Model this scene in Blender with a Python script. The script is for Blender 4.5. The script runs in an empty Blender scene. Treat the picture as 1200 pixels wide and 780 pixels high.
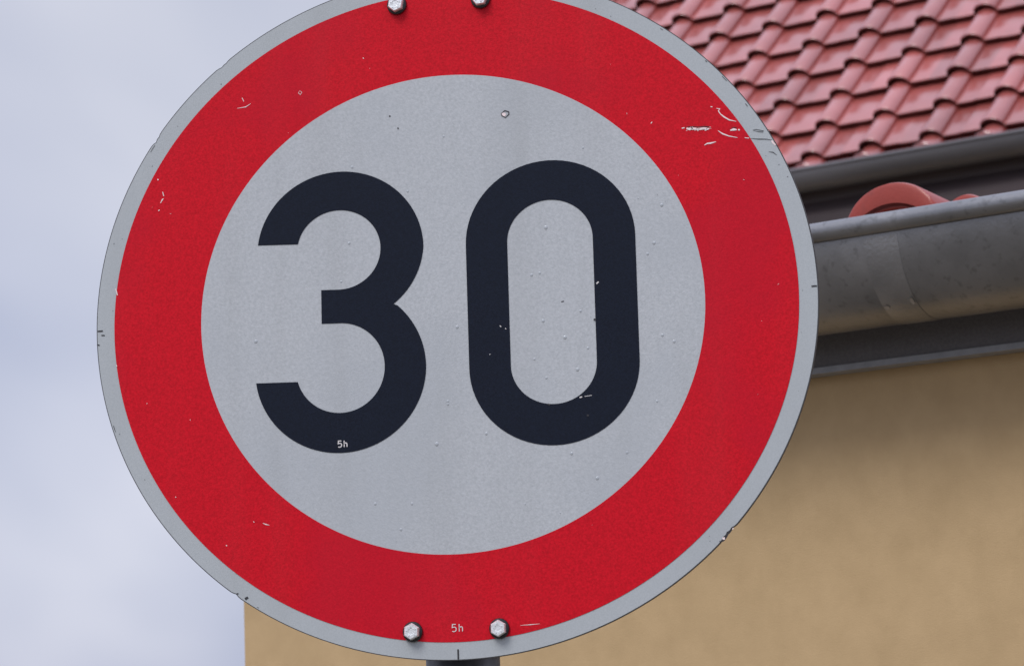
import bpy, bmesh, math, random
from mathutils import Vector, Matrix, noise
random.seed(7)
R = math.radians
scene = bpy.context.scene
col = scene.collection

# ------------------------------------------------------------------ helpers
def tag(o, label=None, cat=None, group=None, kind=None):
    if label: o['label'] = label
    if cat: o['category'] = cat
    if group: o['group'] = group
    if kind: o['kind'] = kind
    return o

def empty(name, loc):
    o = bpy.data.objects.new(name, None)
    o.location = loc
    o.empty_display_size = .2
    col.objects.link(o)
    return o

def link(name, bm, mats, parent=None, smooth=False, recalc=True):
    if recalc:
        bmesh.ops.recalc_face_normals(bm, faces=bm.faces[:])
    me = bpy.data.meshes.new(name)
    bm.to_mesh(me); bm.free()
    for m in (mats if isinstance(mats, (list, tuple)) else [mats]):
        me.materials.append(m)
    if smooth:
        for p in me.polygons: p.use_smooth = True
    o = bpy.data.objects.new(name, me)
    col.objects.link(o)
    if parent:
        o.parent = parent
        w = parent; off = Vector((0, 0, 0))
        while w is not None:
            off += w.location; w = w.parent
        o.location = -off if parent.type == 'EMPTY' else (0, 0, 0)
    return o

def flat_poly(bm, pts, y, mi=0, hole=None):
    """polygon in the sign plane facing -Y; pts (x, z)"""
    vs = [bm.verts.new((x, y, z)) for x, z in pts]
    if hole:
        hs = [bm.verts.new((x, y, z)) for x, z in hole]
        n = len(vs)
        for i in range(n):
            j = (i + 1) % n
            f = bm.faces.new((vs[i], vs[j], hs[j], hs[i])); f.material_index = mi
    else:
        f = bm.faces.new(vs); f.material_index = mi
    return vs

def face_front(bm):
    bm.normal_update()
    for f in bm.faces:
        if f.normal.y > 0: f.normal_flip()

def prism(bm, prof, origin, ax, ay, az, length, caps=True, closed=True, mi=0):
    """sweep profile [(a,b)] along az"""
    A = [bm.verts.new(origin + ax * a + ay * b) for a, b in prof]
    B = [bm.verts.new(origin + ax * a + ay * b + az * length) for a, b in prof]
    n = len(prof)
    for i in range(n if closed else n - 1):
        j = (i + 1) % n
        bm.faces.new((A[i], A[j], B[j], B[i])).material_index = mi
    if caps and closed:
        bm.faces.new(A).material_index = mi; bm.faces.new(B[::-1]).material_index = mi

def tube(bm, p0, p1, r, seg=24, caps=True):
    p0 = Vector(p0); p1 = Vector(p1); d = (p1 - p0); L = d.length; d.normalize()
    a = d.orthogonal().normalized(); b = d.cross(a)
    prism(bm, [(r * math.cos(t), r * math.sin(t)) for t in [2 * math.pi * i / seg for i in range(seg)]], p0, a, b, d, L, caps)

# ------------------------------------------------------------------ materials
def mat(name, color, rough=.6, metal=0., var=.0, vscale=5., bump=0., bscale=200., coat=0., coat_rough=.1,
        spots=None, streak=None, tone=False, spec=.5, detail=6., tint=None, stretch=None, rvar=0.):
    m = bpy.data.materials.new(name); m.use_nodes = True
    nt = m.node_tree; N = nt.nodes; L = nt.links
    bs = N['Principled BSDF']
    bs.inputs['Roughness'].default_value = rough
    bs.inputs['Metallic'].default_value = metal
    bs.inputs['Specular IOR Level'].default_value = spec
    bs.inputs['Coat Weight'].default_value = coat
    bs.inputs['Coat Roughness'].default_value = coat_rough
    if coat >= 1: bs.inputs['Coat IOR'].default_value = 1.75
    tc = N.new('ShaderNodeTexCoord')
    mp = N.new('ShaderNodeMapping'); L.new(tc.outputs['Object'], mp.inputs[0])
    if stretch: mp.inputs['Scale'].default_value = stretch
    c = color + (1,)
    if var > 0:
        nz = N.new('ShaderNodeTexNoise'); nz.inputs['Scale'].default_value = vscale
        nz.inputs['Detail'].default_value = detail; nz.inputs['Roughness'].default_value = .6
        L.new(mp.outputs[0], nz.inputs['Vector'])
        rp = N.new('ShaderNodeMapRange'); rp.inputs[1].default_value = .3; rp.inputs[2].default_value = .7
        L.new(nz.outputs[0], rp.inputs[0])
        mx = N.new('ShaderNodeMix'); mx.data_type = 'RGBA'
        t = tint or color
        mx.inputs[6].default_value = tuple(max(0, v * (1 - var)) for v in color) + (1,)
        mx.inputs[7].default_value = tuple(min(1, v * (1 + var)) for v in t) + (1,)
        L.new(rp.outputs[0], mx.inputs[0])
        out = mx.outputs[2]
        if rvar:
            rr = N.new('ShaderNodeMapRange'); rr.inputs[1].default_value = .3; rr.inputs[2].default_value = .7
            rr.inputs[3].default_value = rough - rvar; rr.inputs[4].default_value = rough + rvar
            L.new(nz.outputs[0], rr.inputs[0]); L.new(rr.outputs[0], bs.inputs['Roughness'])
        if spots:   # (scale, threshold, colour, amount)
            n2 = N.new('ShaderNodeTexNoise'); n2.inputs['Scale'].default_value = spots[0]
            n2.inputs['Detail'].default_value = 3
            L.new(mp.outputs[0], n2.inputs['Vector'])
            r2 = N.new('ShaderNodeMapRange'); r2.inputs[1].default_value = spots[1]; r2.inputs[2].default_value = spots[1] + .12
            r2.inputs[4].default_value = spots[3]
            L.new(n2.outputs[0], r2.inputs[0])
            m2 = N.new('ShaderNodeMix'); m2.data_type = 'RGBA'
            L.new(r2.outputs[0], m2.inputs[0]); L.new(out, m2.inputs[6]); m2.inputs[7].default_value = spots[2] + (1,)
            out = m2.outputs[2]
        if streak:  # faint rain streaks and film of dirt: (amount, colour)
            m3 = N.new('ShaderNodeMapping'); m3.inputs['Scale'].default_value = (26, 26, 2.2); L.new(tc.outputs['Object'], m3.inputs[0])
            n3 = N.new('ShaderNodeTexNoise'); n3.inputs['Scale'].default_value = 1.0; n3.inputs['Detail'].default_value = 5; L.new(m3.outputs[0], n3.inputs['Vector'])
            r3 = N.new('ShaderNodeMapRange'); r3.inputs[1].default_value = .48; r3.inputs[2].default_value = .78; r3.inputs[4].default_value = streak[0]
            L.new(n3.outputs[0], r3.inputs[0])
            x3 = N.new('ShaderNodeMix'); x3.data_type = 'RGBA'; L.new(r3.outputs[0], x3.inputs[0]); L.new(out, x3.inputs[6]); x3.inputs[7].default_value = streak[1] + (1,)
            out = x3.outputs[2]
        if tone:
            at = N.new('ShaderNodeAttribute'); at.attribute_name = 'tone'
            x4 = N.new('ShaderNodeMix'); x4.data_type = 'RGBA'; x4.blend_type = 'MULTIPLY'; x4.inputs[0].default_value = 1
            L.new(out, x4.inputs[6]); L.new(at.outputs['Color'], x4.inputs[7]); out = x4.outputs[2]
        L.new(out, bs.inputs['Base Color'])
    else:
        bs.inputs['Base Color'].default_value = c
    if bump > 0:
        nb = N.new('ShaderNodeTexNoise'); nb.inputs['Scale'].default_value = bscale; nb.inputs['Detail'].default_value = 4
        L.new(mp.outputs[0], nb.inputs['Vector'])
        bp = N.new('ShaderNodeBump'); bp.inputs['Strength'].default_value = bump; bp.inputs['Distance'].default_value = .002
        L.new(nb.outputs[0], bp.inputs['Height']); L.new(bp.outputs[0], bs.inputs['Normal'])
    return m

M = dict(
    border=mat('border_grey_white', (.385, .42, .44), .48, streak=(.18, (.26, .27, .27)), spec=.35, var=.06, vscale=900, bump=.06, bscale=1500, tint=(.39, .42, .44), detail=2),
    red=mat('sign_red', (.52, .003, .013), .48, spec=.15, streak=(.045, (.30, .10, .10)), spots=(7, .50, (.46, .004, .020), .5), var=.16, vscale=520, bump=.10, bscale=900, tint=(.54, .004, .015), detail=3),
    white=mat('sign_white', (.42, .448, .472), .48, spec=.3, streak=(.22, (.27, .28, .28)), spots=(6, .50, (.38, .41, .44), .5), var=.09, vscale=420, bump=.10, bscale=700, tint=(.425, .448, .472), detail=3),
    black=mat('sign_black', (.006, .0095, .020), .5, spec=.14, var=.25, vscale=600, bump=.08, bscale=900),
    scratch=mat('bare_scratch', (.78, .66, .66), .5),
    pale=mat('pale_print', (.62, .60, .60), .5),
    nick=mat('dark_nick', (.02, .02, .025), .6),
    backmetal=mat('raw_aluminium', (.42, .43, .45), .5, .6, var=.1, vscale=30),
    edge=mat('cut_edge_dark', (.045, .045, .05), .6),
    pole=mat('pole_grey', (.075, .077, .088), .45, .35, var=.2, vscale=60, bump=.1, bscale=300),
    bolt=mat('zinc_bolt', (.78, .80, .81), .38, .6, var=.12, vscale=400, bump=.15, bscale=500),
    washer=mat('black_washer', (.010, .010, .012), .28),
    drop=mat('wet_drop', (.37, .40, .43), .2, coat=.35, coat_rough=.05),
    zinc=mat('weathered_zinc', (.205, .21, .22), .36, .75, var=.22, vscale=9, bump=.12, bscale=260, tint=(.215, .215, .22), spots=(110, .58, (.10, .10, .10), .45), rvar=.08),
    zinc_pale=mat('sleeve_zinc', (.225, .23, .24), .37, .75, var=.2, vscale=12, bump=.25, bscale=260, tint=(.235, .235, .24)),
    zinc_far=mat('dark_zinc', (.13, .128, .138), .50, .4, var=.25, vscale=3, bump=.2, bscale=60, stretch=(.4, .4, 2)),
    solder=mat('solder_smear', (.30, .285, .27), .5, .35, var=.2, vscale=60),
    fascia=mat('dark_sheet', (.105, .10, .105), .55, var=.18, vscale=300, bump=.15, bscale=500),
    trim=mat('pale_trim', (.24, .25, .27), .5, var=.15, vscale=60),
    brown=mat('dark_brown_wood', (.055, .040, .042), .6, var=.3, vscale=4, stretch=(.3, .3, 5)),
    tile=mat('red_tile', (.29, .054, .043), .5, tone=True, coat=1., coat_rough=.20, var=.14, vscale=2.3, bump=.25, bscale=55, tint=(.35, .078, .070)),
    tile_joint_shade=mat('tile_joint_shade', (.085, .024, .020), .75, var=.25, vscale=8),  # dark red-brown standing in for the shade under the tile fronts
    tile_near=mat('red_tile_near', (.27, .040, .028), .45, spec=.25, coat=.25, coat_rough=.12, var=.14, vscale=14, bump=.15, bscale=300, spots=(40, .56, (.19, .035, .028), .5)),
    stucco=mat('ochre_render', (.485, .345, .188), .92, var=.05, vscale=22, bump=.28, bscale=900, spec=.2, tint=(.495, .355, .197)),
    ground=mat('ground_paving', (.16, .14, .11), .9, var=.25, vscale=1.5, bump=.4, bscale=40, spec=.2),
)

# ------------------------------------------------------------------ frame of the place
# origin: centre of the sign face; X to the sign's right, Y away from the viewer, Z up
SQ = .9325                                # height of the round sign relative to its width
GZ = -2.084                               # ground level
az = R(27.808)
E_ = Vector((math.cos(az), -math.sin(az), 0))   # along the eaves, to the right and nearer
U_ = Vector((math.sin(az), math.cos(az), 0))    # away from the viewer, square to the eaves
Z_ = Vector((0, 0, 1))
def H(e, u, z): return E_ * e + U_ * u + Z_ * z
def hbox(bm, e0, e1, u0, u1, z0, z1, mi=0):
    v = [bm.verts.new(H(a, b, c)) for c in (z0, z1) for a, b in ((e0, u0), (e1, u0), (e1, u1), (e0, u1))]
    for q in ((0, 1, 2, 3), (4, 5, 6, 7), (0, 1, 5, 4), (1, 2, 6, 5), (2, 3, 7, 6), (3, 0, 4, 7)):
        bm.faces.new([v[i] for i in q]).material_index = mi

# ================================================================== SIGN
sign = empty('speed_limit_sign', (0, .036, GZ))
tag(sign, 'round red ringed speed limit sign with black 30 on a grey pole', 'sign')
MM = .001
def S(pts): return [(x * MM, z * MM * SQ) for x, z in pts]
def circ(r, n=180, c=(0, 0), a0=0, a1=360):
    m = n if a1 - a0 == 360 else n + 1
    return [(c[0] + r * math.cos(R(a0 + (a1 - a0) * i / n)), c[1] + r * math.sin(R(a0 + (a1 - a0) * i / n))) for i in range(m)]
NICKS = {128.0: .8, 129.0: 1.2, 144.5: .9, 145.5: 1.5, 232.0: 1.2, 316.5: 1.2, 317.5: 1.6, 318.5: 1.3}
def rim_r(a):
    r = 300.0
    for k, d in NICKS.items():
        r -= d * math.exp(-((a - k) / .45) ** 2)
    return r
rim = [(rim_r(i * .5) * math.cos(R(i * .5)), rim_r(i * .5) * math.sin(R(i * .5))) for i in range(720)]
# metal plate: 3 mm with a cut edge
bm = bmesh.new()
pl = S(rim)
A = [bm.verts.new((x, 0, z)) for x, z in pl]
B = [bm.verts.new((x, .0032, z)) for x, z in pl]
bm.faces.new(A).material_index = 1
bm.faces.new(B[::-1]).material_index = 0
for i in range(720):
    j = (i + 1) % 720
    bm.faces.new((A[i], A[j], B[j], B[i])).material_index = 1
panel = link('panel', bm, [M['backmetal'], M['edge']], sign)

def stroke(bm, pts, w, y, mi):
    """thin painted or scratched line in the sign plane, width tapering at the ends (mm)"""
    pts = [Vector((x, z)) for x, z in pts]
    n = len(pts); Ls = []; Rs = []
    for i, p in enumerate(pts):
        d = (pts[min(i + 1, n - 1)] - pts[max(i - 1, 0)])
        if d.length < 1e-6: d = Vector((1, 0))
        d.normalize(); q = Vector((-d.y, d.x))
        ww = w * (.35 if i in (0, n - 1) else random.uniform(.75, 1.15)) / 2 if n > 2 else w / 2
        Ls.append(p + q * ww); Rs.append(p - q * ww)
    L3 = [bm.verts.new((p.x * MM, y, p.y * MM * SQ)) for p in Ls]
    R3 = [bm.verts.new((p.x * MM, y, p.y * MM * SQ)) for p in Rs]
    for i in range(n - 1):
        bm.faces.new((L3[i], L3[i + 1], R3[i + 1], R3[i])).material_index = mi
MK = {
'long_scr': [(199.8, 146.3), (217.8, 145.0)] ,
'long_dot': [(195.8, 147.2), (198.1, 147.4)] ,
'hook': [(224.3, 162.3), (227.1, 161.6), (225.9, 159.9), (227.5, 157.1), (230.5, 154.2), (234.6, 151.3), (240.0, 149.7)] ,
'hookdot': [(219.8, 164.1), (221.2, 163.8)] ,
'blob': [(234.9, 142.3), (237.7, 142.9), (240.1, 142.4)] ,
'blob2': [(241.1, 142.3), (242.6, 142.2)] ,
'arc2': [(225.0, 142.8), (228.6, 139.8), (233.4, 137.5), (240.4, 135.5)] ,
'tail': [(246.3, 135.0), (249.7, 134.3)] ,
'dash': [(213.5, 131.0), (215.9, 132.3), (218.7, 132.4), (223.1, 133.3)] ,
'dot_up': [(170.9, 153.3), (171.9, 154.6)] ,
'borderloop': [(253.0, 141.4), (255.5, 141.5), (261.6, 139.8), (260.9, 138.8), (256.8, 139.6), (253.0, 140.9)] ,
'borderline': [(250.8, 134.1), (256.6, 133.1), (263.4, 132.5), (268.2, 131.3)] ,
'borderblob': [(267.7, 130.9), (269.0, 129.3), (270.7, 126.6)] ,
'borderline2': [(265.0, 121.4), (268.4, 120.7), (271.3, 118.0)] ,
'bl_line': [(51.1, -272.4), (59.2, -272.1), (66.9, -271.7)] ,
'l1': [(-175.0, 194.0), (-167.6, 194.7), (-163.2, 197.4)] ,
'l2': [(-170.6, 203.2), (-169.2, 199.7)] ,
'l3': [(-121.0, 205.6), (-122.3, 203.6), (-120.6, 202.0), (-119.3, 203.9), (-121.0, 205.6)] ,
'l4': [(-244.9, 135.6), (-244.2, 134.5)] ,
'l5': [(-240.7, 123.7), (-239.7, 119.8)] ,
'l6': [(-242.8, 113.6), (-241.0, 116.8), (-240.0, 117.8)] ,
'l7': [(-244.6, 106.8), (-243.6, 107.8)] ,
'l7b': [(-66.6, 230.8), (-65.9, 229.8)] ,
'l8': [(-282.7, 39.6), (-281.3, 33.7)] ,
'l9': [(-283.1, -28.6), (-282.6, -29.9)] ,
'l10': [(-257.3, -64.1), (-256.8, -64.6)] ,
'l11': [(-160.0, -174.7), (-157.7, -175.8), (-154.6, -176.7)] ,
'l12': [(-168.0, -172.8), (-167.2, -173.6)] ,
'l13': [(-191.5, -192.3), (-190.7, -193.0)] ,
'l14': [(-233.9, -147.8), (-233.4, -148.5)] ,
'z1': [(122.0, 17.0), (123.8, 18.6)] ,
'z2': [(105.2, -80.3), (107.3, -79.8)] ,
'z3': [(109.3, -79.6), (115.2, -79.0)] ,
'z4': [(41.8, -14.1), (42.9, -15.4)] ,
'z5': [(46.1, -16.7), (47.0, -17.5)] ,
'z6': [(32.7, -38.4), (33.2, -38.8)] ,
'zd1': [(118.7, -13.7), (120.7, -14.0)] ,
'zd2': [(79.0, -84.4), (81.1, -85.3)] ,
'zd3': [(110.6, -95.9), (112.2, -96.3)] ,
'zd4': [(92.7, 3.3), (94.9, 3.8)] ,
'wd1': [(-45.7, 177.0), (-44.6, 176.4)] ,
'wd2': [(-38.6, 166.1), (-38.4, 164.6)] ,
'chip': [(48.0, 171.7), (51.1, 174.0), (54.3, 172.8), (54.5, 170.6), (51.5, 167.7), (48.6, 169.8)] ,
'tl1': [(-298.0, 3.4), (-295.0, 3.6)] ,
'tl2': [(-295.8, -1.3), (-292.9, -1.5)] ,
'tl3': [(-299.7, -9.5), (-297.4, -10.0)] ,
'el1': [(-176.4, -239.9), (-173.9, -238.4)] ,
'el2': [(-183.9, -235.2), (-181.8, -234.7)] ,
'er': [(213.2, -208.9), (215.3, -208.7), (216.7, -208.2), (218.3, -206.1), (220.3, -202.9), (221.9, -201.3), (224.0, -198.9)] ,
'erw': [(215.9, -206.5), (217.8, -206.4)] ,
'erw2': [(224.1, -198.3), (224.8, -198.7)] ,
'drops': [(69.2, -45.0), (78.6, -61.7), (104.2, -56.0), (-3.0, -79.6), (27.9, -107.0), (6.4, -13.0), (77.4, -12.2), (108.1, -5.6), (113.3, -38.2), (173.9, -30.7), (97.1, -127.9), (94.8, -27.6), (69.0, 28.2), (75.7, 29.5), (82.0, 68.9), (177.2, 81.7), (164.3, 40.2), (169.9, 49.3), (110.3, 83.1), (-82.2, 66.6), (-31.9, 109.0), (-78.2, 133.8), (-44.7, -185.9), (-65.5, -162.7), (-3.1, -77.2), (-13.2, -113.6), (-35.0, -164.2), (-0.5, 155.3), (117.2, -150.1), (142.0, -129.6), (167.6, -87.1), (183.1, -36.7), (-163.0, -15.0), (-89.6, 33.1)] ,
}
Y1, Y2, Y3, Y4 = -.0003, -.0006, -.0009, -.0012
# white border (ring), with tick marks and knocks
bm = bmesh.new()
inner = [(284.4 * math.cos(R(i * .5)), 284.4 * math.sin(R(i * .5))) for i in range(720)]
rim_in = [(x * .9975, z * .9975) for x, z in rim]
flat_poly(bm, S(rim_in), Y1, 0, S(inner))
for p in (((-299, 2.5), (-294.5, 2.6)), ((294.5, 3.4), (298.8, 3.5)), ((-.3, -299), (-.3, -290.5))):
    stroke(bm, p, 1.3, Y2, 2 if p[0][0] > -200 else 1)
for k in ('tl2', 'tl3'): stroke(bm, MK[k], 1.0, Y2, 1)
stroke(bm, MK['el1'], 2.0, Y2, 1); stroke(bm, MK['el2'], 1.0, Y2, 1)
stroke(bm, MK['er'], 1.5, Y2, 1); stroke(bm, MK['erw'], 2.0, Y3, 3); stroke(bm, MK['erw2'], 1.4, Y3, 3)
stroke(bm, MK['borderloop'], .55, Y2, 1); stroke(bm, MK['borderline'], .7, Y2, 1)
stroke(bm, MK['borderblob'], 3.0, Y2, 3); stroke(bm, [(p[0] + 1.6, p[1] - .6) for p in MK['borderblob']], .8, Y3, 1)
stroke(bm, MK['borderline2'], .7, Y2, 1)
for a in (33, 38.5, 43, 52, 146, 196, 236):
    r = random.uniform(297.4, 298.4); l = random.uniform(.3, 1.6)
    stroke(bm, [(r * math.cos(R(a)), r * math.sin(R(a))), (r * math.cos(R(a + l)), r * math.sin(R(a + l)))], random.uniform(.3, .7), Y2, 1)
for _ in range(22):
    a = random.uniform(0, 360); r = random.uniform(286, 297)
    x, z = r * math.cos(R(a)), r * math.sin(R(a))
    stroke(bm, [(x, z), (x + random.uniform(-.9, .9), z + random.uniform(-.9, .9))], random.uniform(.3, .55), Y2, 1)
face_front(bm)
link('border', bm, [M['border'], M['nick'], M['nick'], M['scratch']], panel, recalc=False)

# red ring, with its scratches
bm = bmesh.new()
flat_poly(bm, S(circ(284.4, 360)), Y2, 0, S(circ(209.4, 360)))
MK['long_scr'] = [(199.6, 146.5), (202.0, 146.0), (205.5, 146.1), (209.0, 145.4), (213.5, 145.5), (216.5, 145.0), (218.2, 145.1)]
for k, w in dict(long_scr=2.3, long_dot=.9, hook=1.0, hookdot=.8, blob=2.6, blob2=1.2, arc2=1.1, tail=.6, dash=1.2, dot_up=.7,
                 bl_line=.55, l1=.7, l2=.5, l3=.55, l4=.9, l5=.6, l6=1.0, l7=.7, l7b=.6, l8=.8, l9=.7, l10=.6, l11=.9,
                 l12=.6, l13=.8, l14=.7).items():
    stroke(bm, MK[k], w, Y3, 1)
for k in ('long_scr', 'blob'):
    stroke(bm, [(x + .5, z + (1.9 if k == 'long_scr' else 1.8)) for x, z in MK[k]], .6, Y3, 2)
for _ in range(16):
    a = random.uniform(0, 360); r = random.uniform(212, 282)
    x, z = r * math.cos(R(a)), r * math.sin(R(a)); t = random.uniform(0, math.pi); l = random.choice((.3, .4, .5, 1.2))
    stroke(bm, [(x, z), (x + l * math.cos(t), z + l * math.sin(t))], random.uniform(.15, .32), Y3, random.choice((1, 2, 3)))
for _ in range(26):      # ragged ends and grit along the deep scrape
    x = random.uniform(198.5, 219.5); z = 146.3 - (x - 199.8) * .072 + random.uniform(-1.7, 1.7)
    stroke(bm, [(x, z), (x + random.uniform(.4, 1.6), z + random.uniform(-.3, .3))], random.uniform(.2, .5), Y3 if _ % 3 else Y4, 1 if _ % 3 else 2)
face_front(bm)
link('red_ring', bm, [M['red'], M['scratch'], M['nick'], M['pale']], panel, recalc=False)

# white field, with chip, dark specks and water drops
bm = bmesh.new()
flat_poly(bm, S(circ(209.4, 360)), Y2, 0)
for k, w in dict(wd1=1.3, wd2=1.0, zd4=.7).items(): stroke(bm, MK[k], w, Y3, 1)
stroke(bm, MK['chip'] + [MK['chip'][0]], .9, Y3, 1)
flat_poly(bm, S([(50.2 + 1.9 * math.cos(t), 170.6 + 1.8 * math.sin(t)) for t in [i * .7 for i in range(9)]]), Y3, 2)
for _ in range(25):
    a = random.uniform(0, 360); r = 206 * math.sqrt(random.random())
    x, z = r * math.cos(R(a)), r * math.sin(R(a))
    stroke(bm, [(x, z), (x + random.uniform(-.5, .5), z + random.uniform(-.5, .5))], random.uniform(.15, .28), Y3, 1)
def drop(bm, x, z, r, mi):
    c = Vector((x * MM, Y2, z * MM * SQ)); r *= MM
    rings = []
    for k, (rr, hh) in enumerate(((1, 0), (.9, .10), (.62, .20))):
        rings.append([bm.verts.new(c + Vector((r * rr * math.cos(t), -r * hh, r * rr * (1.12 if math.sin(t) < 0 else 1) * math.sin(t)))) for t in [i * math.pi / 5 for i in range(10)]])
    top = bm.verts.new(c + Vector((0, -r * .23, 0)))
    for k in range(2):
        for i in range(10):
            f = bm.faces.new((rings[k][i], rings[k][(i + 1) % 10], rings[k + 1][(i + 1) % 10], rings[k + 1][i])); f.material_index = mi; f.smooth = True
    for i in range(10):
        f = bm.faces.new((rings[2][i], rings[2][(i + 1) % 10], top)); f.material_index = mi; f.smooth = True
for x, z in MK['drops']: drop(bm, x, z, random.uniform(1.0, 1.7), 3)
for _ in range(8):
    a = random.uniform(-75, 60); r = 205 * math.sqrt(random.random())
    x, z = r * math.cos(R(a)), r * math.sin(R(a))
    if 12 < x < 52 or 118 < x < 157: continue
    drop(bm, x, z, random.uniform(.5, 1.0), 3)
face_front(bm)
link('white_field', bm, [M['white'], M['nick'], M['scratch'], M['drop']], panel, recalc=False)

# numeral 3
def ell(cx, cy, rx, ry, a0, a1, n=48):
    return [(cx + rx * math.cos(R(a0 + (a1 - a0) * i / n)), cy + ry * math.sin(R(a0 + (a1 - a0) * i / n))) for i in range(n + 1)]
def up_out(a):      # the upper bowl flattens a little towards the waist
    r = 70.2 if a >= 0 else 70.2 + (a / 48.0) * 4.2
    return (-90 + r * math.cos(R(a)), 60 + r * math.sin(R(a)) * 1.005)
NA = 64
outU = [up_out(172 + (-48.2 - 172) * i / NA) for i in range(NA + 1)]
inU = [(-91 + 35.2 * math.cos(R(t)), 61.2 + 35.1 * math.sin(R(t))) for t in [168 + (-90 - 168) * i / NA for i in range(NA + 1)]]
outL = [(-92 + (71.8 if t < 0 else 71.8 - t * .012) * math.cos(R(t)), -43.8 + 73.2 * math.sin(R(t))) for t in [49.4 + (-173.5 - 49.4) * i / NA for i in range(NA + 1)]]
inL = [(-92 + 37.3 * math.cos(R(t)), -42.8 + 39.3 * math.sin(R(t))) for t in [90 + (-165 - 90) * i / NA for i in range(NA + 1)]]
def strip(bm, a, b, y):
    va = [bm.verts.new((x * MM, y, z * MM * SQ)) for x, z in a]; vb = [bm.verts.new((x * MM, y, z * MM * SQ)) for x, z in b]
    for i in range(len(a) - 1): bm.faces.new((va[i], va[i + 1], vb[i + 1], vb[i]))
bm = bmesh.new()
bar_t, bar_b = (-106.6, 26.6), (-106.8, -3.1)
contour = outU + outL[1:] + inL[::-1] + [bar_b, bar_t] + inU[::-1]
f = bm.faces.new([bm.verts.new((x * MM, Y3, z * MM * SQ)) for x, z in contour])
bm.normal_update(); bmesh.ops.triangulate(bm, faces=[f])
face_front(bm)
def glyph(bm, polylines, x0, z0, s, w, y, mi):
    for pl_ in polylines:
        stroke_c(bm, [(x0 + a * s, z0 + b * s) for a, b in pl_], w, y, mi)
def stroke_c(bm, pts, w, y, mi):
    pts = [Vector(p) for p in pts]; n = len(pts); Ls = []; Rs = []
    for i, p in enumerate(pts):
        d0 = (pts[i] - pts[i - 1]).normalized() if i else None
        d1 = (pts[i + 1] - pts[i]).normalized() if i < n - 1 else None
        d = ((d0 or d1) + (d1 or d0)).normalized(); q = Vector((-d.y, d.x))
        k = 1 / max(.5, abs(q.dot(Vector((-(d1 or d0).y, (d1 or d0).x)))))
        Ls.append(p + q * w / 2 * k); Rs.append(p - q * w / 2 * k)
    L3 = [bm.verts.new((p.x * MM, y, p.y * MM * SQ)) for p in Ls]; R3 = [bm.verts.new((p.x * MM, y, p.y * MM * SQ)) for p in Rs]
    for i in range(n - 1): bm.faces.new((L3[i], L3[i + 1], R3[i + 1], R3[i])).material_index = mi
FIVE = [[(.52, 1), (.06, 1), (.03, .56), (.2, .63), (.36, .62), (.5, .53), (.56, .36), (.52, .15), (.38, .03), (.2, .0), (.02, .07)]]
AITCH = [[(.95, 1.02), (.95, 0)], [(.95, .46), (1.06, .6), (1.2, .66), (1.33, .6), (1.38, .46), (1.38, 0)]]
def code(bm, cx, cz, h, w, y, mi):
    glyph(bm, FIVE + AITCH, cx - .69 * h, cz - h / 2, h, w, y, mi)
code(bm, -91.5, -109.3, 5.4, .85, Y4, 1)
for k, (x, z) in enumerate(()): pass
face_front(bm)
link('numeral', bm, [M['black'], M['pale']], panel, recalc=False)

# numeral 0
bm = bmesh.new()
def stadium(cx, zt, zb, r, n=36):
    return [(cx + r * math.cos(R(180 * i / n)), zt + r * math.sin(R(180 * i / n))) for i in range(n + 1)] + \
           [(cx + r * math.cos(R(180 + 180 * i / n)), zb + r * math.sin(R(180 + 180 * i / n))) for i in range(n + 1)]
flat_poly(bm, S(stadium(85.2, 57.8, -50.4, 69.7)), Y3, 0, S(stadium(85.0, 57.6, -49.4, 35.2)))
for k, w in dict(z1=1.1, z2=1.1, z3=.45, z4=.7, z5=.6, z6=.8).items(): stroke(bm, MK[k], w, Y4, 1)
for k, w in dict(zd1=1.6, zd2=1.2, zd3=1.5).items(): stroke(bm, MK[k], w, Y4, 2)
face_front(bm)
link('numeral', bm, [M['black'], M['pale'], M['nick']], panel, recalc=False)
bm = bmesh.new()
code(bm, -.4, -272.3, 6.2, .7, Y3, 0)
face_front(bm)
link('lettering', bm, M['pale'], panel, recalc=False)

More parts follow.
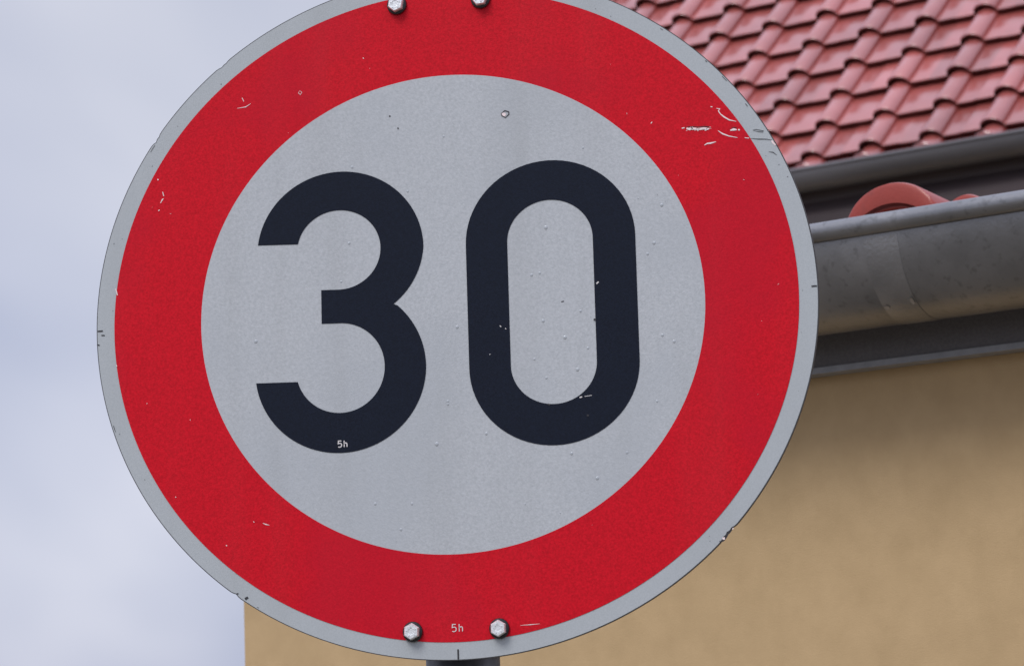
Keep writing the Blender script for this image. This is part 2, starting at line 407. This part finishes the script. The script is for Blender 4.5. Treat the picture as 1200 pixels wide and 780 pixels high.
# bolts: hex head on a dark washer, shank and nut behind
def bolt(x, z, turn):
    cx, cz = x * MM, z * MM * SQ
    bm = bmesh.new()
    def ring(r, y, n, ph=0): return [bm.verts.new((cx + r * math.cos(2 * math.pi * i / n + ph), y, cz + r * math.sin(2 * math.pi * i / n + ph))) for i in range(n)]
    rr = [ring(.0068, -.0030, 6, turn), ring(.0068, -.0068, 6, turn), ring(.0059, -.0080, 6, turn), ring(.0030, -.0080, 6, turn), ring(.0026, -.0075, 6, turn)]
    for a, b in zip(rr, rr[1:]):
        for i in range(6): bm.faces.new((a[i], a[(i + 1) % 6], b[(i + 1) % 6], b[i]))
    bm.faces.new(rr[0]); bm.faces.new(rr[-1])
    for k in range(5):     # raised grade marks on the head
        t = k * 1.25 + turn; c = Vector((cx + .0038 * math.cos(t), -.0081, cz + .0038 * math.sin(t)))
        v = [bm.verts.new(c + Vector((dx, dy, dz))) for dy in (0, -.0004) for dx, dz in ((-.0005, -.0004), (.0005, -.0004), (.0005, .0005), (-.0005, .0005))]
        for q in ((4, 5, 6, 7), (0, 1, 5, 4), (1, 2, 6, 5), (2, 3, 7, 6), (3, 0, 4, 7)): bm.faces.new([v[i] for i in q])
    tube(bm, (cx, .0034, cz), (cx, .052, cz), .004, 12)
    b = link('bolt', bm, M['bolt'], sign)
    bm = bmesh.new()
    n = 32
    prof = [(.0066, -.0010), (.0080, -.0012), (.0083, -.0020), (.0078, -.0030), (.0060, -.0034), (.0015, -.0034)]
    rings = [[bm.verts.new((cx + r * math.cos(2 * math.pi * i / n), y, cz + r * math.sin(2 * math.pi * i / n))) for i in range(n)] for r, y in prof]
    for a, c in zip(rings, rings[1:]):
        for i in range(n): bm.faces.new((a[i], a[(i + 1) % n], c[(i + 1) % n], c[i]))
    bm.faces.new(rings[0])
    link('washer', bm, M['washer'], b, smooth=False)
bolt(-36.6, 275.5, .35); bolt(34, 275.0, .1); bolt(-36.8, -274.2, .45); bolt(34.2, -274.4, .52)

# pole and clamps
PX, PY = -.006, .040
bm = bmesh.new()
tube(bm, (PX, PY, GZ - .3), (PX, PY, .30), .030, 48)
tube(bm, (PX, PY, .300), (PX, PY, .312), .0315, 48)
pole = link('pole', bm, M['pole'], sign, smooth=False)
for p in pole.data.polygons: p.use_smooth = abs(p.normal.z) < .5
for z in (275, -274):
    bm = bmesh.new(); cz = z * MM * SQ
    n = 40; ri, ro = .0306, .0336
    for a0, a1 in ((200, 340), (20, 160)):
        P = [(a0 + (a1 - a0) * i / n) for i in range(n + 1)]
        prof = [(ro * math.cos(R(t)), ro * math.sin(R(t))) for t in P] + [(ri * math.cos(R(t)), ri * math.sin(R(t))) for t in P[::-1]]
        prism(bm, prof, Vector((PX, PY, cz - .0125)), Vector((1, 0, 0)), Vector((0, 1, 0)), Z_, .025)
    for s in (-1, 1):
        for y0 in (.0055, .0415):
            x0, x1 = sorted((PX + s * .0285, PX + s * .049))
            prof = [(x0, y0), (x1, y0), (x1, y0 + .0035), (x0, y0 + .0035)]
            prism(bm, prof, Vector((0, 0, cz - .0124)), Vector((1, 0, 0)), Vector((0, 1, 0)), Z_, .0248)
    link('clamp', bm, M['backmetal'], sign)

# ================================================================== ROOF TILES
def roll_profile(x, w, hw, h, lean=.0, hump=None):
    """height of the tile above the pan at x in [-w/2, w/2); roll centred on 0"""
    y = 0
    if abs(x) < hw: y = h * math.sqrt(max(0, 1 - (x / hw) ** 2))
    else:
        t = (abs(x) - hw) / (w / 2 - hw)
        y = .0010 * math.sin(min(1, t) * math.pi) * -1
    if hump and x > hw * .9: y = max(y, hump[2] * math.exp(-((x - hump[0]) / hump[1]) ** 2))
    return y

def tile_field(o, e_dir, up, nrm, w, gauge, ncol, nrow, hw, h, lift, thick, seg, parent, material, hump=None, cut=0., jit=.0015, edge_shade=True, name='roof'):
    """o = centre of the left-most roll on the first course's front edge"""
    bm = bmesh.new()
    xs = sorted(set([-w / 2 + w * i / seg for i in range(seg)] + [-hw, hw, -hw * .93, hw * .93, -hw * .8, hw * .8]))
    tone = bm.loops.layers.float_color.new('tone')
    cols = []
    for c in range(ncol):
        cols += [(c, x) for x in xs]
    for k in range(nrow):
        rows = []
        rd = min(.006, thick * .35)
        spec = ((.055, 0.0, 'u'), (.007, 0.0, 'u'), (.0045, .0025, 'u'), (.0045, .0045, 'u'), (.0, .007, 'u'), (0, -rd, 't'), (rd * .3, -rd * .3, 't'), (rd, 0, 't'), (gauge * .5, 0, 't'), (gauge + .03, 0, 't'))
        js = [random.uniform(-jit, jit) for _ in range(ncol)]; js2 = [random.uniform(-jit * 1.6, jit * 1.6) for _ in range(ncol)]
        for sp, extra, kind in spec:
            row = []
            for c, x in cols:
                s = sp + js2[c]
                if k == 0 and sp < .05: s += cut
                y = roll_profile(x, w, hw, h, hump=hump)
                L = lift * (1 - max(0, sp) / gauge) + js[c]
                if kind == 'u': y = y + L - thick + extra
                else: y = y + L + extra
                row.append(bm.verts.new(o + e_dir * (c * w + x) + up * (k * gauge + s) + nrm * y))
            rows.append(row)
        tn = [random.choice((random.uniform(.88, 1.08), random.uniform(.80, 1.12))) for _ in range(ncol)]
        for q, (a, b) in enumerate(zip(rows, rows[1:])):
            for i in range(len(cols) - 1):
                f = bm.faces.new((a[i], a[i + 1], b[i + 1], b[i])); f.smooth = True
                f.material_index = 1 if (q < 5 and edge_shade) else 0  # front and underside faces take a darker colour, painting in the joint shade
                v = tn[cols[i][0]]
                for lp in f.loops: lp[tone] = (v, v, v, 1)
    bm.normal_update()
    ob = link(name, bm, [material, M['tile_joint_shade']], parent, recalc=False)
    md = ob.modifiers.new('edges', 'EDGE_SPLIT'); md.split_angle = R(42)
    return ob

# ================================================================== TALL HOUSE BEHIND
PIT = R(52.1)
house = empty('house', H(-4, 12, GZ))
tag(house, 'house behind with steep red tiled roof and dark eaves gutter', 'house')
EU = 9.474; EZ = 2.273
UP = U_ * math.cos(PIT) + Z_ * math.sin(PIT)
NR = -U_ * math.sin(PIT) + Z_ * math.cos(PIT)
GA = .1938; TW = .3
HE0, HE1 = -8.72, .6
lift_u = .033
h_roll = .045
ncol = 31; nrow = 19
c0 = -5.6267 - TW * 10                      # a roll centre falls on e = -5.627
o = H(c0, EU, EZ) - NR * (h_roll + lift_u) - UP * GA
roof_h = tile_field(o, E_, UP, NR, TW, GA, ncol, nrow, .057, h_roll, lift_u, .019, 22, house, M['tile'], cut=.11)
RL = nrow * GA
hw0, hw1 = HE0 + .25, c0 + TW * (ncol - .5) - .25
HW_U = EU + .62                               # front wall line
ridge_u = EU - GA * math.cos(PIT) + RL * math.cos(PIT) ; ridge_z = EZ - .07 + (RL - GA) * math.sin(PIT)
back_u = 2 * ridge_u - EU
# rear slope, verge boards, ridge
bm = bmesh.new()
e0r, e1r = c0 - TW / 2, c0 + TW * (ncol - .5)
dz = -.10
def quadslab(bm, pts, t, mi=0):
    a = [bm.verts.new(p) for p in pts]; b = [bm.verts.new(p + Z_ * -t) for p in pts]
    bm.faces.new(a).material_index = mi; bm.faces.new(b[::-1]).material_index = mi
    for i in range(4):
        j = (i + 1) % 4; bm.faces.new((a[i], b[i], b[j], a[j])).material_index = mi
quadslab(bm, [H(e0r + .02, EU - .05, EZ - .19 + dz), H(e1r - .02, EU - .05, EZ - .19 + dz), H(e1r - .02, ridge_u, ridge_z + dz), H(e0r + .02, ridge_u, ridge_z + dz)], .06)
link('roof_deck', bm, M['brown'], house)
UPb = -U_ * math.cos(PIT) + Z_ * math.sin(PIT); NRb = U_ * math.sin(PIT) + Z_ * math.cos(PIT)
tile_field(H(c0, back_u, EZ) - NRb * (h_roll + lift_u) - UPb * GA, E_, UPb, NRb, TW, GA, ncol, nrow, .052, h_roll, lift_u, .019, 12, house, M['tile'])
bm = bmesh.new()
nR = int((e1r - e0r) / .36)
for i in range(nR):
    a = e0r + .36 * i
    prof = []
    for k in range(13): t = math.pi * k / 12; prof.append((.12 * math.cos(t), .10 * math.sin(t)))
    for k in range(12, -1, -1): t = math.pi * k / 12; prof.append((.105 * math.cos(t), .085 * math.sin(t)))
    prism(bm, prof, H(a, ridge_u, ridge_z - .02 + (.012 if i % 2 else 0)), U_, Z_, E_, .39)
link('ridge', bm, M['tile'], house)
# walls with gables
bm = bmesh.new()
wu0, wu1 = HW_U, back_u - .62
def gable_poly(e):
    slope = math.tan(PIT); zt = lambda q: EZ - .42 + (q - EU) * slope
    return [H(e, wu0, GZ - .3), H(e, wu1, GZ - .3), H(e, wu1, zt(2 * ridge_u - wu1)), H(e, ridge_u, zt(ridge_u)), H(e, wu0, zt(wu0))]
a = [bm.verts.new(p) for p in gable_poly(hw0)]; b = [bm.verts.new(p) for p in gable_poly(hw1)]
bm.faces.new(a); bm.faces.new(b[::-1])
for i in range(5):
    j = (i + 1) % 5
    if i in (2, 3): continue
    bm.faces.new((a[i], a[j], b[j], b[i]))
link('wall', bm, M['stucco'], house)
# soffit box and fascia under the eaves
bm = bmesh.new()
hbox(bm, e0r + .05, e1r - .05, 9.472, 9.488, 1.96, 2.145)
link('fascia', bm, M['brown'], house)
bm = bmesh.new()
hbox(bm, e0r + .05, e1r - .05, 9.4885, HW_U + .02, 1.965, 1.985)
link('soffit', bm, M['brown'], house)

def gutter(bm, e0, e1, u_front, z_rim, r, bead, sq=.95, n=28, thick=.0016):
    """half-round gutter: beaded front rim at u_front, top of the bead at z_rim"""
    cu = u_front + r; cz = z_rim - bead * .6
    out = []; inn = []
    for k in range(n + 1):
        t = math.pi + math.pi * k / n
        out.append((cu + r * math.cos(t), cz + r * sq * math.sin(t)))
        inn.append((cu + (r - thick) * math.cos(t), cz + (r - thick) * sq * math.sin(t)))
    out.append((cu + r, z_rim + .012)); inn.append((cu + r - thick, z_rim + .012))
    prof = out + inn[::-1]
    prism(bm, prof, H(e0, 0, 0), U_, Z_, E_, e1 - e0)
    # rolled bead
    br = bead / 2
    prism(bm, [(u_front + br * .25 + br * math.cos(t), z_rim - br + br * math.sin(t)) for t in [2 * math.pi * i / 20 for i in range(20)]], H(e0 - .0005, 0, 0), U_, Z_, E_, e1 - e0 + .001)
    for ee in (e0, e1):    # stop ends
        vs = [bm.verts.new(H(ee, a, b)) for a, b in out[:-1]]
        bm.faces.new(vs)
    return cu, cz
bm = bmesh.new()
gutter(bm, e0r - .02, e1r + .02, 9.30, 2.168, .084, .018)
g = link('gutter', bm, M['zinc_far'], house, smooth=True)
g.modifiers.new('edges', 'EDGE_SPLIT').split_angle = R(35)

# ================================================================== LOW BUILDING IN FRONT
garage = empty('garage', H(1, 3, GZ))
tag(garage, 'low ochre rendered garage with grey zinc gutter beside the sign', 'garage')
GE0, GE1 = -1.3195, 4.6
GU = 1.085                                    # front wall
RU = .9119                                    # front of gutter
SOF = .0765
p6 = R(1.5)
slope6 = math.tan(p6)
bm = bmesh.new()
def zr(u): return .165 + (u - 1.0) * slope6
v0 = [bm.verts.new(H(GE0, a, b)) for a, b in ((GU, GZ - .3), (9.0, GZ - .3), (9.0, zr(9.0) - .02), (GU, zr(GU) - .02))]
v1 = [bm.verts.new(H(GE1, a, b)) for a, b in ((GU, GZ - .3), (9.0, GZ - .3), (9.0, zr(9.0) - .02), (GU, zr(GU) - .02))]
bm.faces.new(v0); bm.faces.new(v1[::-1])
for i in range(4):
    j = (i + 1) % 4; bm.faces.new((v0[i], v0[j], v1[j], v1[i]))
wl = link('wall', bm, M['stucco'], garage)
bv = wl.modifiers.new('round', 'BEVEL'); bv.width = .006; bv.segments = 3
# roof: tiles over the whole depth
up6 = U_ * math.cos(p6) + Z_ * math.sin(p6); nr6 = -U_ * math.sin(p6) + Z_ * math.cos(p6)
c0g = -.222 - TW * 3
ng = 20
tile_field(H(c0g, .985, .2585) - nr6 * (.052 + .038), E_, up6, nr6, TW, .22, ng, 34,   .062, .052, .038, .031, 60, garage, M['tile_near'], hump=(.094, .036, .0265), jit=.0, edge_shade=False)
e0g, e1g = -1.355, c0g + TW * (ng - .5)
bm = bmesh.new()
hbox(bm, GE0 - .002, e1g - .01, 1.0552, GU - .0005, SOF, .168)
link('fascia', bm, M['fascia'], garage)
bm = bmesh.new()
hbox(bm, GE0 - .003, e1g - .01, 1.0525, GU - .004, SOF - .0075, SOF - .0006)
link('trim', bm, M['trim'], garage)
bm = bmesh.new()
gu, gz = gutter(bm, e0g - .0, e1g, RU, .2113, .0705, .023, sq=1.37, n=40)
g = link('gutter', bm, M['zinc'], garage, smooth=True)
g.modifiers.new('edges', 'EDGE_SPLIT').split_angle = R(35)
# soldered sleeve at the joint
bm = bmesh.new()
r = .0705 + .0003
prof = [(gu + r * math.cos(t), gz + r * 1.37 * math.sin(t)) for t in [math.pi + .12 + (math.pi - .24) * k / 30 for k in range(31)]]
prof += [(gu + (r - .0002) * math.cos(t), gz + (r - .0002) * 1.37 * math.sin(t)) for t in [math.pi + .12 + (math.pi - .24) * k / 30 for k in range(30, -1, -1)]]
prism(bm, prof, H(-.209, 0, 0), U_, Z_, E_, .043)
sl = link('joint_sleeve', bm, M['zinc_pale'], g, smooth=True)
sl.modifiers.new('edges', 'EDGE_SPLIT').split_angle = R(35)
def patch(bm, e, a, se, sa):
    """small solder smear lying on the gutter at angle a"""
    rr_ = .0705 + .0010; n = 9; c = []
    for i in range(n):
        t = 2 * math.pi * i / n; k = random.uniform(.7, 1.2)
        ee = e + se * k * math.cos(t); aa = a + sa * k * math.sin(t)
        c.append(bm.verts.new(H(ee, gu + rr_ * math.cos(aa), gz + rr_ * 1.37 * math.sin(aa))))
    bm.faces.new(c)
for a_ in ((-.204, R(238), .003, .04), (-.170, R(235), .0025, .07)):
    bm = bmesh.new(); patch(bm, *a_)
    link('solder', bm, M['solder'], g)
# brackets holding the gutter
for e in (-1.35, .75, 1.45, 2.15, 2.85, 3.55, 4.2):
    bm = bmesh.new()
    rr_ = .0705 + .0035
    prof = [(gu + rr_ * math.cos(t), gz + rr_ * 1.37 * math.sin(t)) for t in [math.pi + .2 + (math.pi - .2) * k / 24 for k in range(25)]]
    prof += [(gu + (rr_ - .0032) * math.cos(t), gz + (rr_ - .0032) * 1.37 * math.sin(t)) for t in [math.pi + .2 + (math.pi - .2) * k / 24 for k in range(24, -1, -1)]]
    prism(bm, prof, H(e, 0, 0), U_, Z_, E_, .025)
    link('bracket', bm, M['zinc'], g)

# ================================================================== GROUND
bm = bmesh.new()
v = [bm.verts.new((x, y, GZ)) for x, y in ((-400, -400), (400, -400), (400, 400), (-400, 400))]
bm.faces.new(v)
tag(link('ground', bm, M['ground']), kind='structure')

# ================================================================== CAMERA
cam = bpy.data.cameras.new('camera'); co = bpy.data.objects.new('camera', cam); col.objects.link(co)
RW = Matrix(((0.97598984, 0.21573614, -0.03002918), (-0.05846603, 0.12666741, -0.99022073), (-0.20982268, 0.96820106, 0.13623934)))
rot = Matrix((RW[0], -RW[1], -RW[2])).transposed()      # columns: right, up, back
mw = rot.to_4x4(); mw.translation = Vector((0.61304994, -2.59175308, -0.38431717))
co.matrix_world = mw
cam.sensor_fit = 'HORIZONTAL'; cam.sensor_width = 36; cam.lens = 3900 / 1200 * 36
cam.clip_start = .05; cam.clip_end = 2000
cam.dof.use_dof = True; cam.dof.focus_distance = 2.68; cam.dof.aperture_fstop = 26
scene.camera = co

# ================================================================== SKY AND SUN
SUN_EL, SUN_AZ = 51, -156                      # azimuth from +Y (away), negative = to the left
wd = bpy.data.worlds.new('World'); scene.world = wd; wd.use_nodes = True
nt = wd.node_tree; N = nt.nodes; L = nt.links
bg = N['Background']
sky = N.new('ShaderNodeTexSky'); sky.sky_type = 'NISHITA'; sky.sun_disc = False
sky.sun_elevation = R(SUN_EL); sky.sun_rotation = R(SUN_AZ); sky.dust_density = 2.0
tc = N.new('ShaderNodeTexCoord')
mp = N.new('ShaderNodeMapping'); mp.inputs['Scale'].default_value = (3.2, 3.2, 6.0); L.new(tc.outputs['Generated'], mp.inputs[0])
nz = N.new('ShaderNodeTexNoise'); nz.inputs['Scale'].default_value = 1.6; nz.inputs['Detail'].default_value = 2.5; nz.inputs['Roughness'].default_value = .5
nz.inputs['Distortion'].default_value = .5
L.new(mp.outputs[0], nz.inputs['Vector'])
cr = N.new('ShaderNodeMapRange'); cr.inputs[1].default_value = .30; cr.inputs[2].default_value = .72
L.new(nz.outputs[0], cr.inputs[0])
cc = N.new('ShaderNodeMix'); cc.data_type = 'RGBA'      # cloud cover, grey-lavender to bright
cc.inputs[6].default_value = (4.55, 4.95, 6.7, 1); cc.inputs[7].default_value = (7.8, 7.9, 9.1, 1)
L.new(cr.outputs[0], cc.inputs[0])
mx = N.new('ShaderNodeMix'); mx.data_type = 'RGBA'; mx.inputs[0].default_value = .86
L.new(sky.outputs[0], mx.inputs[6]); L.new(cc.outputs[2], mx.inputs[7])
# an overcast sky is about twice as bright overhead as near the horizon
sp = N.new('ShaderNodeSeparateXYZ'); L.new(tc.outputs['Generated'], sp.inputs[0])
fc = N.new('ShaderNodeFloatCurve'); L.new(sp.outputs[2], fc.inputs['Value'])
cv = fc.mapping.curves[0]; cv.points[0].location = (0, .42); cv.points[1].location = (1, .90)
for p in ((.12, .40), (.28, .385), (.55, .62)): cv.points.new(*p)
fc.mapping.update()
ml = N.new('ShaderNodeMath'); ml.operation = 'MULTIPLY'; ml.inputs[1].default_value = 2.5; L.new(fc.outputs[0], ml.inputs[0])
mxx = ml
vm = N.new('ShaderNodeVectorMath'); vm.operation = 'SCALE'; gd = N.new('ShaderNodeVectorMath'); gd.operation = 'DOT_PRODUCT'; L.new(tc.outputs['Generated'], gd.inputs[0])
gd.inputs[1].default_value = (RW.transposed() @ Vector((-.075, -.100, 1))).normalized()     # where the cloud thins
gm = N.new('ShaderNodeMapRange'); gm.interpolation_type = 'SMOOTHSTEP'
gm.inputs[1].default_value = math.cos(R(7.5)); gm.inputs[2].default_value = 1; gm.inputs[4].default_value = .34
L.new(gd.outputs['Value'], gm.inputs[0])
gx = N.new('ShaderNodeMix'); gx.data_type = 'RGBA'; L.new(gm.outputs[0], gx.inputs[0]); L.new(mx.outputs[2], gx.inputs[6]); gx.inputs[7].default_value = (9.0, 9.1, 9.6, 1)
L.new(gx.outputs[2], vm.inputs[0]); L.new(mxx.outputs[0], vm.inputs['Scale'])
L.new(vm.outputs[0], bg.inputs['Color']); bg.inputs['Strength'].default_value = .10
sd = bpy.data.lights.new('sun', 'SUN'); sd.energy = 1.9; sd.angle = R(25); sd.color = (1, .965, .92)
so = bpy.data.objects.new('sun', sd); col.objects.link(so)
d = Vector((math.sin(R(SUN_AZ)) * math.cos(R(SUN_EL)), math.cos(R(SUN_AZ)) * math.cos(R(SUN_EL)), math.sin(R(SUN_EL))))
so.rotation_euler = d.to_track_quat('Z', 'Y').to_euler(); so.location = d * 30

scene.view_settings.view_transform = 'Standard'; scene.view_settings.look = 'None'
scene.view_settings.exposure = 0; scene.view_settings.gamma = 1
scene.cycles.use_denoising = True
scene.cycles.max_bounces = 8
